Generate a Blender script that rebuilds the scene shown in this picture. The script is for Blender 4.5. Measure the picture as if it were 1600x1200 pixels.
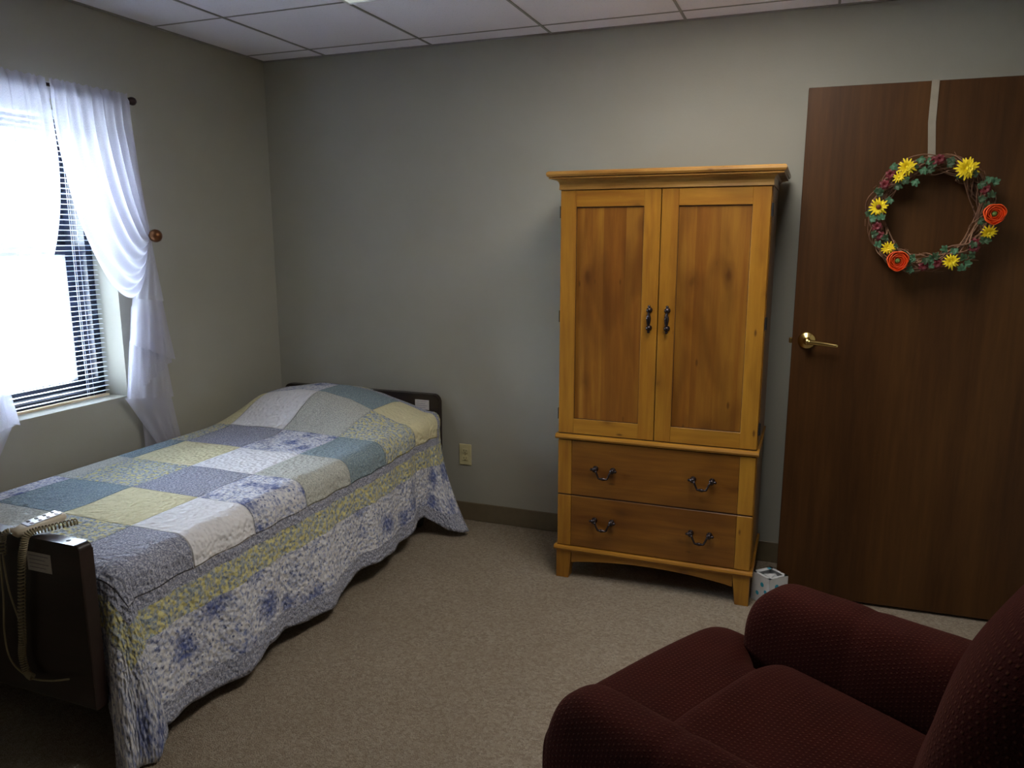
import bpy, bmesh, math, random
from mathutils import Vector, Matrix, noise
import numpy as np
random.seed(7)
PI = math.pi
for o in list(bpy.data.objects): bpy.data.objects.remove(o)
scene = bpy.context.scene
C = scene.collection

# ------------------------------------------------------------------ camera
cd = bpy.data.cameras.new('camera'); cam = bpy.data.objects.new('camera', cd); C.objects.link(cam)
cd.sensor_width = 36; cd.lens = 1206.3 / 1600 * 36; cd.clip_start = .05; cd.clip_end = 200
yaw, pitch, roll = .3676, -.1878, -.001
F = Vector((-math.sin(yaw) * math.cos(pitch), math.cos(yaw) * math.cos(pitch), math.sin(pitch)))
R0 = Vector((math.cos(yaw), math.sin(yaw), 0)); U0 = R0.cross(F)
Rr = R0 * math.cos(roll) + U0 * math.sin(roll); Ur = U0 * math.cos(roll) - R0 * math.sin(roll)
M = Matrix((Rr, Ur, -F)).transposed().to_4x4(); M.translation = (2.8071, -3.5993, 1.4919)
cam.matrix_world = M
scene.camera = cam

# ------------------------------------------------------------------ world, light, exposure
w = bpy.data.worlds.new('world'); scene.world = w; w.use_nodes = True
bg = w.node_tree.nodes['Background']; bg.inputs['Color'].default_value = (.74, .87, 1.0, 1); bg.inputs['Strength'].default_value = 19.0
vs = scene.view_settings
vs.view_transform = 'Standard'; vs.look = 'None'; vs.gamma = 1; vs.use_curve_mapping = False; vs.exposure = 1.70
TROFFER = 3.5      # radiance of the ceiling lights' lenses
pd = bpy.data.lights.new('window_portal', 'AREA'); pd.shape = 'RECTANGLE'; pd.size = .62; pd.size_y = 1.2
pd.cycles.is_portal = True
po = bpy.data.objects.new('window_portal', pd); C.objects.link(po)
po.location = (-.31, -1.38, 1.4); po.rotation_euler = (0, -PI / 2, 0)

# ------------------------------------------------------------------ material helpers
def srgb(r, g, b):
    f = lambda c: (c / 255 / 12.92) if c / 255 <= .04045 else ((c / 255 + .055) / 1.055) ** 2.4
    return (f(r), f(g), f(b), 1)
class NT:
    def __init__(s, name):
        s.m = bpy.data.materials.new(name); s.m.use_nodes = True; s.t = s.m.node_tree
        s.b = s.t.nodes['Principled BSDF']; s.out = s.t.nodes['Material Output']
    def n(s, typ, **kw):
        nd = s.t.nodes.new(typ)
        for k, v in kw.items(): setattr(nd, k, v)
        return nd
    def l(s, a, b): s.t.links.new(a, b)
    def put(s, sock, v):
        if hasattr(v, 'is_linked') or isinstance(v, bpy.types.NodeSocket): s.l(v, sock)
        else: sock.default_value = v
    def coord(s, kind='Object', scale=(1, 1, 1), rot=(0, 0, 0), loc=(0, 0, 0)):
        tc = s.n('ShaderNodeTexCoord'); mp = s.n('ShaderNodeMapping')
        mp.inputs['Scale'].default_value = scale; mp.inputs['Rotation'].default_value = rot; mp.inputs['Location'].default_value = loc
        s.l(tc.outputs[kind], mp.inputs['Vector']); return mp.outputs['Vector']
    def noise(s, vec, scale, detail=3, rough=.5, dist=0):
        nd = s.n('ShaderNodeTexNoise'); s.l(vec, nd.inputs['Vector'])
        nd.inputs['Scale'].default_value = scale; nd.inputs['Detail'].default_value = detail
        nd.inputs['Roughness'].default_value = rough; nd.inputs['Distortion'].default_value = dist
        return nd.outputs['Fac']
    def vor(s, vec, scale, feature='F1', out='Distance', rnd=1):
        nd = s.n('ShaderNodeTexVoronoi'); nd.feature = feature; s.l(vec, nd.inputs['Vector'])
        nd.inputs['Scale'].default_value = scale; nd.inputs['Randomness'].default_value = rnd
        return nd.outputs[out]
    def ramp(s, fac, stops, interp='LINEAR'):
        nd = s.n('ShaderNodeValToRGB'); nd.color_ramp.interpolation = interp
        e = nd.color_ramp.elements
        while len(e) < len(stops): e.new(.5)
        for i, (p, c) in enumerate(stops):
            e[i].position = p; e[i].color = c if hasattr(c, '__len__') else (c, c, c, 1)
        s.l(fac, nd.inputs['Fac']); return nd.outputs['Color']
    def mix(s, f, a, b, mode='MIX'):
        nd = s.n('ShaderNodeMix'); nd.data_type = 'RGBA'; nd.blend_type = mode
        s.put(nd.inputs[0], f); s.put(nd.inputs[6], a); s.put(nd.inputs[7], b); return nd.outputs[2]
    def math(s, op, a, b=0.0, c=None):
        nd = s.n('ShaderNodeMath'); nd.operation = op
        s.put(nd.inputs[0], a); s.put(nd.inputs[1], b)
        if c is not None: s.put(nd.inputs[2], c)
        return nd.outputs[0]
    def bump(s, h, strength=.3, dist=.002):
        nd = s.n('ShaderNodeBump'); nd.inputs['Strength'].default_value = strength; nd.inputs['Distance'].default_value = dist
        s.l(h, nd.inputs['Height']); s.l(nd.outputs['Normal'], s.b.inputs['Normal'])
    def fin(s, col=None, rough=.6, metal=0, spec=None):
        if col is not None: s.put(s.b.inputs['Base Color'], col)
        s.put(s.b.inputs['Roughness'], rough); s.b.inputs['Metallic'].default_value = metal
        if spec is not None: s.b.inputs['Specular IOR Level'].default_value = spec
        return s.m

def plain(name, c, rough=.5, metal=0, var=.06, scale=30, spec=None):
    t = NT(name); v = t.coord()
    n = t.noise(v, scale)
    c1 = tuple(x * (1 - var) for x in c[:3]) + (1,); c2 = tuple(min(1, x * (1 + var)) for x in c[:3]) + (1,)
    return t.fin(t.ramp(n, [(.3, c1), (.7, c2)]), rough, metal, spec)

def mat_wall():
    t = NT('wall_paint'); v = t.coord()
    n = t.noise(v, 2.0, 2); f = t.noise(v, 90, 4, .6)
    col = t.ramp(n, [(.3, srgb(168, 166, 154)), (.7, srgb(173, 171, 159))])
    t.bump(f, .35, .0015); return t.fin(col, .75, spec=.25)
def mat_tile():
    t = NT('ceiling_tile'); v = t.coord()
    sp = t.vor(v, 70); n = t.noise(v, 160, 3)
    col = t.mix(t.ramp(sp, [(.10, 1), (.22, 0)]), srgb(246, 242, 248), srgb(232, 227, 232))
    t.bump(n, .5, .002); return t.fin(col, .9, spec=.1)
def mat_carpet():
    t = NT('carpet'); v = t.coord()
    a = t.vor(v, 210, 'F1', 'Distance'); b = t.noise(v, 330, 2, .6); c = t.noise(v, 3, 3)
    wv = t.vor(v, 120, 'F1', 'Color')
    sp = t.n('ShaderNodeSeparateColor'); t.l(wv, sp.inputs[0])
    base = t.ramp(sp.outputs[0], [(0, srgb(120, 106, 90)), (.35, srgb(150, 136, 118)), (.7, srgb(164, 151, 133)), (1, srgb(184, 172, 154))])
    col = t.mix(.55, base, t.ramp(b, [(.3, srgb(122, 108, 92)), (.7, srgb(182, 168, 150))]))
    col = t.mix(t.ramp(c, [(.35, 0), (.7, .22)]), col, srgb(130, 115, 95))
    t.bump(t.math('ADD', a, b), .9, .004); return t.fin(col, .97, spec=.05)
def wood(name, base, dark, light, axis='z', plank=0, gloss=.45, knots=1.0, knotcol=None, scale=1.0):
    """grain runs along `axis` of the object; plank = board width across the grain (0: one board)"""
    t = NT(name)
    s = {'z': (1, 1, .07), 'x': (.07, 1, 1), 'y': (1, .07, 1)}[axis]
    across = {'z': 0, 'x': 2, 'y': 0}[axis]
    tc = t.n('ShaderNodeTexCoord'); sep = t.n('ShaderNodeSeparateXYZ'); t.l(tc.outputs['Object'], sep.inputs[0])
    vec = t.coord(scale=tuple(q * scale for q in s))
    if plank:
        fl = t.math('FLOOR', t.math('DIVIDE', sep.outputs[across], plank))
        wn = t.n('ShaderNodeTexWhiteNoise'); wn.noise_dimensions = '1D'; t.l(fl, wn.inputs['W'])
        add = t.n('ShaderNodeVectorMath'); add.operation = 'ADD'; t.l(vec, add.inputs[0])
        sc = t.n('ShaderNodeVectorMath'); sc.operation = 'SCALE'; t.l(wn.outputs['Color'], sc.inputs[0]); sc.inputs['Scale'].default_value = 7
        t.l(sc.outputs[0], add.inputs[1]); vec = add.outputs[0]
    big = t.noise(vec, 5, 3, .55, 1.2)
    fine = t.noise(vec, 60, 4, .6, .3)
    col = t.ramp(big, [(.36, dark), (.50, base), (.64, light)])
    col = t.mix(.42, col, t.ramp(fine, [(.3, dark), (.7, light)]))
    if plank:
        col = t.mix(t.math('MULTIPLY', wn.outputs['Value'], .5), col, dark)
    if knots:
        kv = t.coord(scale={'z': (1, .4, .55), 'x': (.55, .4, 1), 'y': (1, 1, .5)}[axis], loc=(.31, .17, .43))
        kw = t.n('ShaderNodeVectorMath'); kw.operation = 'ADD'; t.l(kv, kw.inputs[0])
        nn = t.n('ShaderNodeTexNoise'); t.l(kv, nn.inputs['Vector']); nn.inputs['Scale'].default_value = 18
        k2 = t.n('ShaderNodeVectorMath'); k2.operation = 'SCALE'; k2.inputs['Scale'].default_value = .03; t.l(nn.outputs['Color'], k2.inputs[0]); t.l(k2.outputs[0], kw.inputs[1])
        k = t.vor(kw.outputs[0], 7.5)
        kc = knotcol or dark
        col = t.mix(t.ramp(k, [(.0, .95 * knots), (.06, .8 * knots), (.13, .30 * knots), (.26, 0)]), col, kc)
        bl = t.noise(t.coord(scale={'z': (1, 1, .3), 'x': (.3, 1, 1), 'y': (1, .3, 1)}[axis]), 7, 2, .5, .6)
        col = t.mix(t.ramp(bl, [(.48, 0), (.66, .5 * knots)]), col, kc)
    if knots:
        sk = t.vor(t.coord(scale={'z': (1, .4, .35), 'x': (.35, .4, 1), 'y': (1, 1, .5)}[axis], loc=(.7, .2, .9)), 17)
        col = t.mix(t.ramp(sk, [(.05, .8), (.11, 0)]), col, kc)
    t.bump(fine, .12, .0008)
    return t.fin(col, gloss)

M_wall = mat_wall(); M_tile = mat_tile(); M_carpet = mat_carpet()
M_grid = plain('grid_metal', srgb(150, 146, 142), .5)
M_base = plain('vinyl_base', srgb(116, 104, 82), .5)
pb, pdk, pl, pk = (0.3608, 0.1517, 0.0121, 1), (0.2214, 0.07544, 0.00495, 1), (0.4428, 0.2132, 0.022, 1), (0.082, 0.02296, 0.00275, 1)
M_pineV = wood('pine_vertical', pb, pdk, pl, 'z', 0, .38, .6, pk)
M_pineH = wood('pine_horizontal', pb, pdk, pl, 'x', 0, .38, .7, pk)
M_pineP = wood('pine_panel', (.27, .098, .010, 1), (.155, .046, .005, 1), (.40, .19, .024, 1), 'z', .092, .36, 1.0, pk)
M_pineD = wood('pine_drawer', (0.216, 0.0816, 0.009, 1), (0.1296, 0.03944, 0.004, 1), (0.2736, 0.1156, 0.014, 1), 'x', 0, .36, 1.0, pk)
M_pineG = plain('pine_painted_shade', (.05, .016, .004, 1), .6)  # near-black brown standing in for shade along panel edges and in gaps
M_pineC = wood('pine_crown', (0.3936, 0.1886, 0.036, 1), (0.246, 0.0984, 0.0144, 1), (0.4592, 0.2542, 0.064, 1), 'x', 0, .33, .6, pk)
M_door = wood('walnut_veneer', srgb(68, 40, 14), srgb(52, 29, 9), srgb(85, 54, 22), 'z', 0, .5, 0, scale=.8)
M_door.node_tree.nodes['Principled BSDF'].inputs['Specular IOR Level'].default_value = .28
M_bed = wood('dark_laminate', srgb(40, 27, 24), srgb(30, 20, 18), srgb(50, 34, 30), 'x', 0, .32, 0)
M_bededge = plain('dark_edge_band', srgb(50, 34, 33), .3)
M_iron = plain('pewter', srgb(70, 62, 64), .25, .85)
M_black = plain('black_metal', (.012, .012, .014, 1), .5)
M_brass = plain('brass', srgb(214, 186, 120), .22, 1, .03)
M_bronze = plain('bronze', srgb(120, 78, 48), .28, .85)
M_drod = plain('dark_rod', srgb(62, 48, 46), .4, .6)
M_beige = plain('beige_plastic', srgb(226, 214, 190), .4)
M_keypad = plain('keypad', srgb(210, 214, 228), .3)
M_dark = plain('dark_slot', (.01, .01, .012, 1), .6)
M_cord = plain('cord_plastic', srgb(158, 146, 116), .5)
M_label = plain('paper_label', srgb(205, 200, 196), .6, scale=200)
M_ink = plain('label_print', srgb(150, 140, 150), .6)
M_outlet = plain('almond_plastic', srgb(214, 205, 158), .35)
M_frame = plain('window_frame_bronze', srgb(40, 46, 66), .35)
M_slat = plain('blind_slat', srgb(222, 228, 240), .35)
M_white = plain('white_plastic', srgb(225, 225, 225), .4)
M_mattress = plain('mattress_cover', srgb(120, 130, 150), .7)
M_ribbon = plain('satin_ribbon', srgb(150, 142, 128), .3)

def mat_sheer():
    t = NT('sheer_voile'); v = t.coord('UV', (1, 1, 1))
    wv = t.noise(v, 400, 2)
    d = t.n('ShaderNodeBsdfDiffuse'); d.inputs['Color'].default_value = (.78, .77, .86, 1)
    tr = t.n('ShaderNodeBsdfTranslucent'); tr.inputs['Color'].default_value = (.62, .62, .72, 1)
    tp = t.n('ShaderNodeBsdfTransparent')
    m1 = t.n('ShaderNodeMixShader'); m1.inputs[0].default_value = .5; t.l(d.outputs[0], m1.inputs[1]); t.l(tr.outputs[0], m1.inputs[2])
    m2 = t.n('ShaderNodeMixShader'); t.l(t.ramp(wv, [(.3, .60), (.7, .74)]), m2.inputs[0]); t.l(tp.outputs[0], m2.inputs[1]); t.l(m1.outputs[0], m2.inputs[2])
    t.l(m2.outputs[0], t.out.inputs['Surface']); return t.m
M_sheer = mat_sheer()
def mat_glass():
    t = NT('window_glass'); g = t.n('ShaderNodeBsdfGlossy'); g.inputs['Roughness'].default_value = .02
    tp = t.n('ShaderNodeBsdfTransparent'); fr = t.n('ShaderNodeFresnel'); fr.inputs['IOR'].default_value = 1.45
    m = t.n('ShaderNodeMixShader'); t.l(fr.outputs[0], m.inputs[0]); t.l(tp.outputs[0], m.inputs[1]); t.l(g.outputs[0], m.inputs[2])
    t.l(m.outputs[0], t.out.inputs['Surface']); return t.m
M_glass = mat_glass()
def mat_emit(name, c, s):
    t = NT(name); e = t.n('ShaderNodeEmission'); e.inputs[0].default_value = c; e.inputs[1].default_value = s
    t.l(e.outputs[0], t.out.inputs['Surface']); return t.m
M_lens = mat_emit('light_lens', (1, .96, .89, 1), TROFFER)

def mat_chair():
    t = NT('burgundy_chenille'); v = t.coord('UV')
    sx = t.n('ShaderNodeSeparateXYZ'); t.l(v, sx.inputs[0])
    P = .011
    row = t.math('FLOOR', t.math('DIVIDE', sx.outputs[1], P))
    uo = t.math('ADD', t.math('DIVIDE', sx.outputs[0], P), t.math('MULTIPLY', row, .5))
    a = t.math('SINE', t.math('MULTIPLY', uo, 2 * PI)); b = t.math('SINE', t.math('MULTIPLY', t.math('DIVIDE', sx.outputs[1], P), 2 * PI))
    d = t.math('MULTIPLY', t.math('MAXIMUM', a, 0), t.math('MAXIMUM', b, 0))
    n = t.noise(v, 260, 3, .6); big = t.noise(v, 9, 3)
    base = t.mix(t.ramp(big, [(.3, 0), (.7, 1)]), (.026, .0048, .0034, 1), (.037, .0066, .0044, 1))
    base = t.mix(t.ramp(n, [(.35, .5), (.65, 0)]), base, (.011, .0025, .0025, 1))
    col = t.mix(t.ramp(d, [(.35, 0), (.8, .38)]), base, (.085, .036, .015, 1))
    t.bump(t.math('ADD', n, d), .6, .003)
    t.b.inputs['Sheen Weight'].default_value = .10; t.b.inputs['Sheen Roughness'].default_value = .4; t.b.inputs['Sheen Tint'].default_value = (.9, .35, .25, 1)
    return t.fin(col, .95, spec=.05)
M_chair = mat_chair()

U_B, V_B, PU, PV = 1.135, -2.145, .31, .295     # where the quilt's border starts, patch pitch
V_H = -.10
def mat_quilt():
    t = NT('patchwork_quilt'); tc = t.n('ShaderNodeTexCoord'); sx = t.n('ShaderNodeSeparateXYZ'); t.l(tc.outputs['UV'], sx.inputs[0])
    v = tc.outputs['UV']; u_, v_ = sx.outputs[0], sx.outputs[1]
    iu = t.math('FLOOR', t.math('DIVIDE', t.math('SUBTRACT', U_B, u_), PU))
    iv = t.math('FLOOR', t.math('DIVIDE', t.math('SUBTRACT', v_, V_B), PV))
    k = t.math('FLOORED_MODULO', t.math('SUBTRACT', iv, t.math('MULTIPLY', iu, 2)), 7)
    kk = t.math('DIVIDE', t.math('ADD', k, .5), 7)
    fine = t.noise(v, 170, 4, .7); spk = t.vor(v, 260); bigv = t.noise(v, 60, 3, .6)
    # seven prints
    slate = t.ramp(fine, [(.38, srgb(108, 112, 134)), (.50, srgb(154, 157, 176)), (.62, srgb(214, 215, 222))])
    white = t.ramp(fine, [(.3, srgb(232, 231, 236)), (.7, srgb(242, 241, 243))])
    pgreen = t.ramp(fine, [(.38, srgb(150, 155, 152)), (.50, srgb(196, 198, 190)), (.62, srgb(216, 216, 208))])
    teal = t.ramp(fine, [(.38, srgb(104, 124, 138)), (.50, srgb(134, 154, 166)), (.62, srgb(176, 190, 190))])
    yellow = t.ramp(fine, [(.35, srgb(218, 210, 168)), (.65, srgb(230, 223, 186))])
    def floral(off, rs=6.5):
        vv = t.coord('UV', loc=(off, off * .7, 0))
        wob = t.n('ShaderNodeTexNoise'); t.l(vv, wob.inputs['Vector']); wob.inputs['Scale'].default_value = 40
        ws = t.n('ShaderNodeVectorMath'); ws.operation = 'SCALE'; ws.inputs['Scale'].default_value = .09; t.l(wob.outputs['Color'], ws.inputs[0])
        wa = t.n('ShaderNodeVectorMath'); wa.operation = 'ADD'; t.l(vv, wa.inputs[0]); t.l(ws.outputs[0], wa.inputs[1])
        rose = t.vor(wa.outputs[0], rs); b2 = t.noise(vv, 75, 4, .65, .5); b4 = t.noise(vv, 22, 3, .6, .5); b3 = t.vor(vv, 62); big = t.noise(vv, 45, 2)
        c = t.ramp(b2, [(.40, srgb(236, 235, 237)), (.52, srgb(212, 213, 222)), (.60, srgb(164, 172, 202)), (.68, srgb(110, 122, 168))])
        c = t.mix(t.ramp(b4, [(.50, 0), (.62, .6)]), c, t.ramp(b2, [(.42, srgb(200, 204, 220)), (.60, srgb(112, 124, 168))]))
        c = t.mix(t.ramp(rose, [(.20, .9), (.46, 0)]), c, t.ramp(b2, [(.36, srgb(176, 184, 210)), (.46, srgb(112, 124, 172)), (.56, srgb(76, 90, 148))]))
        c = t.mix(t.ramp(t.math('MULTIPLY', t.ramp(b3, [(.14, 1), (.30, 0)]), t.ramp(big, [(.5, 0), (.55, 1)])), [(.2, 0), (.6, .85)]), c, srgb(66, 78, 126))
        return c
    fl = floral(3.1, 9)
    vv = t.coord('UV', loc=(.5, .9, 0))
    y1 = t.noise(vv, 58, 3, .6, .4); y2 = t.noise(vv, 90, 3, .6, .3); y3 = t.vor(vv, 120)
    def yfl(bgc, th):
        c = t.ramp(y2, [(.42, bgc), (.50, srgb(176, 184, 188)), (.6, srgb(134, 148, 164))])
        c = t.mix(t.ramp(y1, [(th, 0), (th + .05, .9)]), c, srgb(222, 214, 146))
        return t.mix(t.ramp(y3, [(.12, .7), (.24, 0)]), c, srgb(84, 98, 122))
    yf = yfl(srgb(206, 208, 196), .52); yfb = yfl(srgb(188, 190, 180), .49)
    col = slate
    for i, c in enumerate([white, fl, pgreen, teal, yf, yellow]):
        m = t.ramp(kk, [(0, 0), ((i + 1) / 7, 1)], 'CONSTANT')
        col = t.mix(m, col, c)
    # border
    e = t.math('MAXIMUM', t.math('MAXIMUM', t.math('SUBTRACT', u_, U_B), t.math('SUBTRACT', V_B, v_)), t.math('SUBTRACT', v_, V_H))
    for th, c in ((0, slate), (.036, yfb), (.128, floral(1.7)), (.335, slate)):
        col = t.mix(t.math('GREATER_THAN', e, th), col, c)
    # quilting pucker
    pk1 = t.vor(v, 66, 'SMOOTH_F1'); big2 = t.noise(v, 14, 3)
    h = t.math('ADD', t.math('MULTIPLY', pk1, 1.0), t.math('MULTIPLY', t.noise(v, 60, 1), .35))
    # seam lines
    su = t.math('ABSOLUTE', t.math('SUBTRACT', t.math('FRACT', t.math('DIVIDE', t.math('SUBTRACT', U_B, u_), PU)), .5))
    sv = t.math('ABSOLUTE', t.math('SUBTRACT', t.math('FRACT', t.math('DIVIDE', t.math('SUBTRACT', v_, V_B), PV)), .5))
    seam = t.ramp(t.math('MAXIMUM', su, sv), [(.485, 0), (.497, 1)])
    h = t.math('SUBTRACT', h, t.math('MULTIPLY', t.math('MULTIPLY', seam, t.math('LESS_THAN', e, 0)), .8))
    t.bump(h, .9, .0105)
    t.b.inputs['Sheen Weight'].default_value = .1
    return t.fin(col, .9, spec=.1)
M_quilt = mat_quilt()

# ------------------------------------------------------------------ mesh helpers
def obj(name, bm, mat, parent=None, smooth=False, mods=()):
    bmesh.ops.recalc_face_normals(bm, faces=bm.faces) if not smooth == 'keep' else None
    me = bpy.data.meshes.new(name); bm.to_mesh(me); bm.free()
    me.materials.append(mat) if not isinstance(mat, (list, tuple)) else [me.materials.append(q) for q in mat]
    o = bpy.data.objects.new(name, me); C.objects.link(o)
    if smooth:
        for p in me.polygons: p.use_smooth = True
    if parent: o.parent = parent
    return o
def thing(name, label, cat, loc=(0, 0, 0), rz=0, group=None):
    o = bpy.data.objects.new(name, None); C.objects.link(o); o.empty_display_size = .05
    o.location = loc; o.rotation_euler = (0, 0, rz); o['label'] = label; o['category'] = cat
    if group: o['group'] = group
    return o
def tag(o, label, cat, group=None):
    o['label'] = label; o['category'] = cat
    if group: o['group'] = group
    return o
def struct(name, bm, m, parent=None, smooth=False):
    o = obj(name, bm, m, parent, smooth)
    if not parent: o['kind'] = 'structure'
    return o
def B(): return bmesh.new()
def box(bm, x0, x1, y0, y1, z0, z1, bev=0, seg=2):
    r = bmesh.ops.create_cube(bm, size=1)
    for v in r['verts']:
        v.co = Vector(((x0 + x1) / 2 + v.co.x * (x1 - x0), (y0 + y1) / 2 + v.co.y * (y1 - y0), (z0 + z1) / 2 + v.co.z * (z1 - z0)))
    if bev:
        es = list({e for v in r['verts'] for e in v.link_edges})
        bmesh.ops.bevel(bm, geom=es, offset=bev, segments=seg, profile=.5, affect='EDGES')
    return bm
def loft(bm, rings, close_ring=True, cap=True, uvs=None):
    """rings: list of lists of points. uvs: same shape, in metres"""
    uvl = bm.loops.layers.uv.verify() if uvs else None
    V = [[bm.verts.new(p) for p in r] for r in rings]
    n = len(rings[0])
    for i in range(len(rings) - 1):
        for j in range(n if close_ring else n - 1):
            k = (j + 1) % n
            f = bm.faces.new((V[i][j], V[i][k], V[i + 1][k], V[i + 1][j]))
            if uvs:
                kk = j + 1
                for lp, uv in zip(f.loops, (uvs[i][j], uvs[i][kk], uvs[i + 1][kk], uvs[i + 1][j])): lp[uvl].uv = uv
    if cap and close_ring:
        for r, flip in ((V[0], 1), (V[-1], 0)):
            f = bm.faces.new(r[::-1] if flip else r)
            if uvs:
                for lp in f.loops: lp[uvl].uv = (lp.vert.co.x, lp.vert.co.z)
    return V
def tube(bm, pts, rad, seg=8, cap=True):
    pts = [Vector(p) for p in pts]; n = len(pts)
    rads = rad if hasattr(rad, '__len__') else [rad] * n
    rings = []; up = None
    for i, p in enumerate(pts):
        t = (pts[min(i + 1, n - 1)] - pts[max(i - 1, 0)]).normalized()
        if up is None:
            up = Vector((0, 0, 1)) if abs(t.z) < .9 else Vector((1, 0, 0))
        a = t.cross(up); a.normalize(); b = a.cross(t).normalized(); up = b
        rings.append([p + (a * math.cos(q) + b * math.sin(q)) * rads[i] for q in [2 * PI * s / seg for s in range(seg)]])
    loft(bm, rings, True, cap)
def lathe(bm, prof, origin=(0, 0, 0), axis='z', seg=20):
    """prof: list of (r, h)"""
    o = Vector(origin); rings = []
    for r, h in prof:
        r = max(r, 1e-4); ring = []
        for s in range(seg):
            a = 2 * PI * s / seg; c, d = r * math.cos(a), r * math.sin(a)
            ring.append(o + (Vector((c, d, h)) if axis == 'z' else Vector((h, c, d)) if axis == 'x' else Vector((c, h, d))))
        rings.append(ring)
    loft(bm, rings)
def prism(bm, poly, y0, y1, plane='xz'):
    a = []; b = []
    for p, q in poly:
        if plane == 'xz': a.append(bm.verts.new((p, y0, q))); b.append(bm.verts.new((p, y1, q)))
        elif plane == 'yz': a.append(bm.verts.new((y0, p, q))); b.append(bm.verts.new((y1, p, q)))
        else: a.append(bm.verts.new((p, q, y0))); b.append(bm.verts.new((p, q, y1)))
    bm.faces.new(a); bm.faces.new(b[::-1])
    for i in range(len(poly)):
        j = (i + 1) % len(poly); bm.faces.new((a[i], a[j], b[j], b[i]))
def bez(p0, p1, p2, p3, t):
    a = (1 - t) ** 3; b = 3 * t * (1 - t) ** 2; c = 3 * t * t * (1 - t); d = t ** 3
    return tuple(a * q0 + b * q1 + c * q2 + d * q3 for q0, q1, q2, q3 in zip(p0, p1, p2, p3))
def lerp(a, b, t): return a + (b - a) * t
def sst(a, b, x):
    t = min(1, max(0, (x - a) / (b - a))); return t * t * (3 - 2 * t)

# ------------------------------------------------------------------ room shell
H = 2.412; XR = 3.72; YB = -4.9
WY0, WY1, WZ0, WZ1 = -1.69, -1.07, .80, 2.0
struct('floor', box(B(), -.3, XR + .12, YB - .12, .12, -.08, 0), M_carpet)
struct('wall_back', box(B(), -.3, XR + .12, 0, .12, 0, H + .1), M_wall)
struct('wall_right', box(B(), XR, XR + .12, YB, 0, 0, H + .1), M_wall)
struct('wall_front', box(B(), -.3, XR + .12, YB - .12, YB, 0, H + .1), M_wall)
bm = B(); X0 = -.13
for a in ((YB, WY0, 0, H + .1), (WY1, 0, 0, H + .1), (WY0, WY1, 0, WZ0), (WY0, WY1, WZ1, H + .1)):
    box(bm, X0, 0, a[0], a[1], a[2], a[3])
struct('wall_left', bm, M_wall)
bm = B()
for a in ((YB, WY0, 0, H + .1), (WY1, .12, 0, H + .1), (WY0, WY1, 0, WZ0), (WY0, WY1, WZ1, H + .1)):
    box(bm, X0 - .17, X0 - .001, a[0], a[1], a[2], a[3])
struct('wall_outside', bm, plain('exterior_brick', srgb(70, 66, 72), .8))
struct('ceiling', box(B(), -.3, XR + .12, YB - .12, .12, H, H + .08), M_tile)
bm = B(); gx = .3986
k = 0
while gx + .61 * k < XR:
    x = gx + .61 * k; box(bm, x - .005, x + .005, YB, 0, H - .004, H + .001); k += 1
for k in range(8):
    y = -.148 - .61 * k; box(bm, 0, XR, y - .004, y + .004, H - .0025, H + .001)
box(bm, 0, XR, -.016, 0, H - .005, H + .001); box(bm, 0, .016, YB, 0, H - .005, H + .001)
struct('trim_1', bm, M_grid)
def basebd(name, x0, x1, y0, y1): struct(name, box(B(), x0, x1, y0, y1, 0, .1, .003, 1), M_base)
basebd('baseboard_back', 0.006, XR - .006, -.007, 0)
basebd('baseboard_left', 0, .007, YB, -.008)
basebd('baseboard_right', XR - .007, XR, YB, -.008)

# window unit
win = struct('window_1', B(), M_frame)
def ring(bm, y0, y1, z0, z1, t, x0, x1):
    box(bm, x0, x1, y0, y0 + t, z0, z1); box(bm, x0, x1, y1 - t, y1, z0, z1)
    box(bm, x0, x1, y0 + t, y1 - t, z0, z0 + t); box(bm, x0, x1, y0 + t, y1 - t, z1 - t, z1)
bm = B(); ring(bm, WY0, WY1, WZ0, WZ1, .028, -.29, -.135); obj('window_frame', bm, M_frame, win)
def sash(x, z0, z1):
    bm = B(); ring(bm, WY0 + .029, WY1 - .029, z0, z1, .042, x - .018, x + .018); s = obj('sash', bm, M_frame, win)
    obj('pane', box(B(), x - .003, x + .003, WY0 + .07, WY1 - .07, z0 + .04, z1 - .04), M_glass, s)
sash(-.225, WZ0 + .03, 1.462); sash(-.265, 1.418, WZ1 - .03)

# exterior: pavement and hedge seen through the blinds
g = box(B(), -90, -.32, -30, 30, -.35, -.25); tag(obj('pavement', g, plain('concrete', srgb(200, 200, 196), .9)), 'pale concrete pavement glaring white outside the window', 'pavement')['kind'] = 'structure'
bm = B(); rings = []
for i in range(60):
    y = -14 + 34 * i / 59; rg = []
    for j in range(16):
        a = 2 * PI * j / 16; n = 1 + .25 * noise.noise(Vector((i * .7, math.cos(a) * 2, math.sin(a) * 2)))
        rg.append((-60 + 2.0 * math.cos(a) * n, y * 4, 1.4 + 2.2 * math.sin(a) * n))
    rings.append(rg)
loft(bm, rings)
tag(obj('hedge', bm, plain('hedge_leaf', srgb(24, 48, 50), .8, 0, .4, 4), None, True), 'green hedge outside, blurred behind the window blinds', 'hedge')

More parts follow.
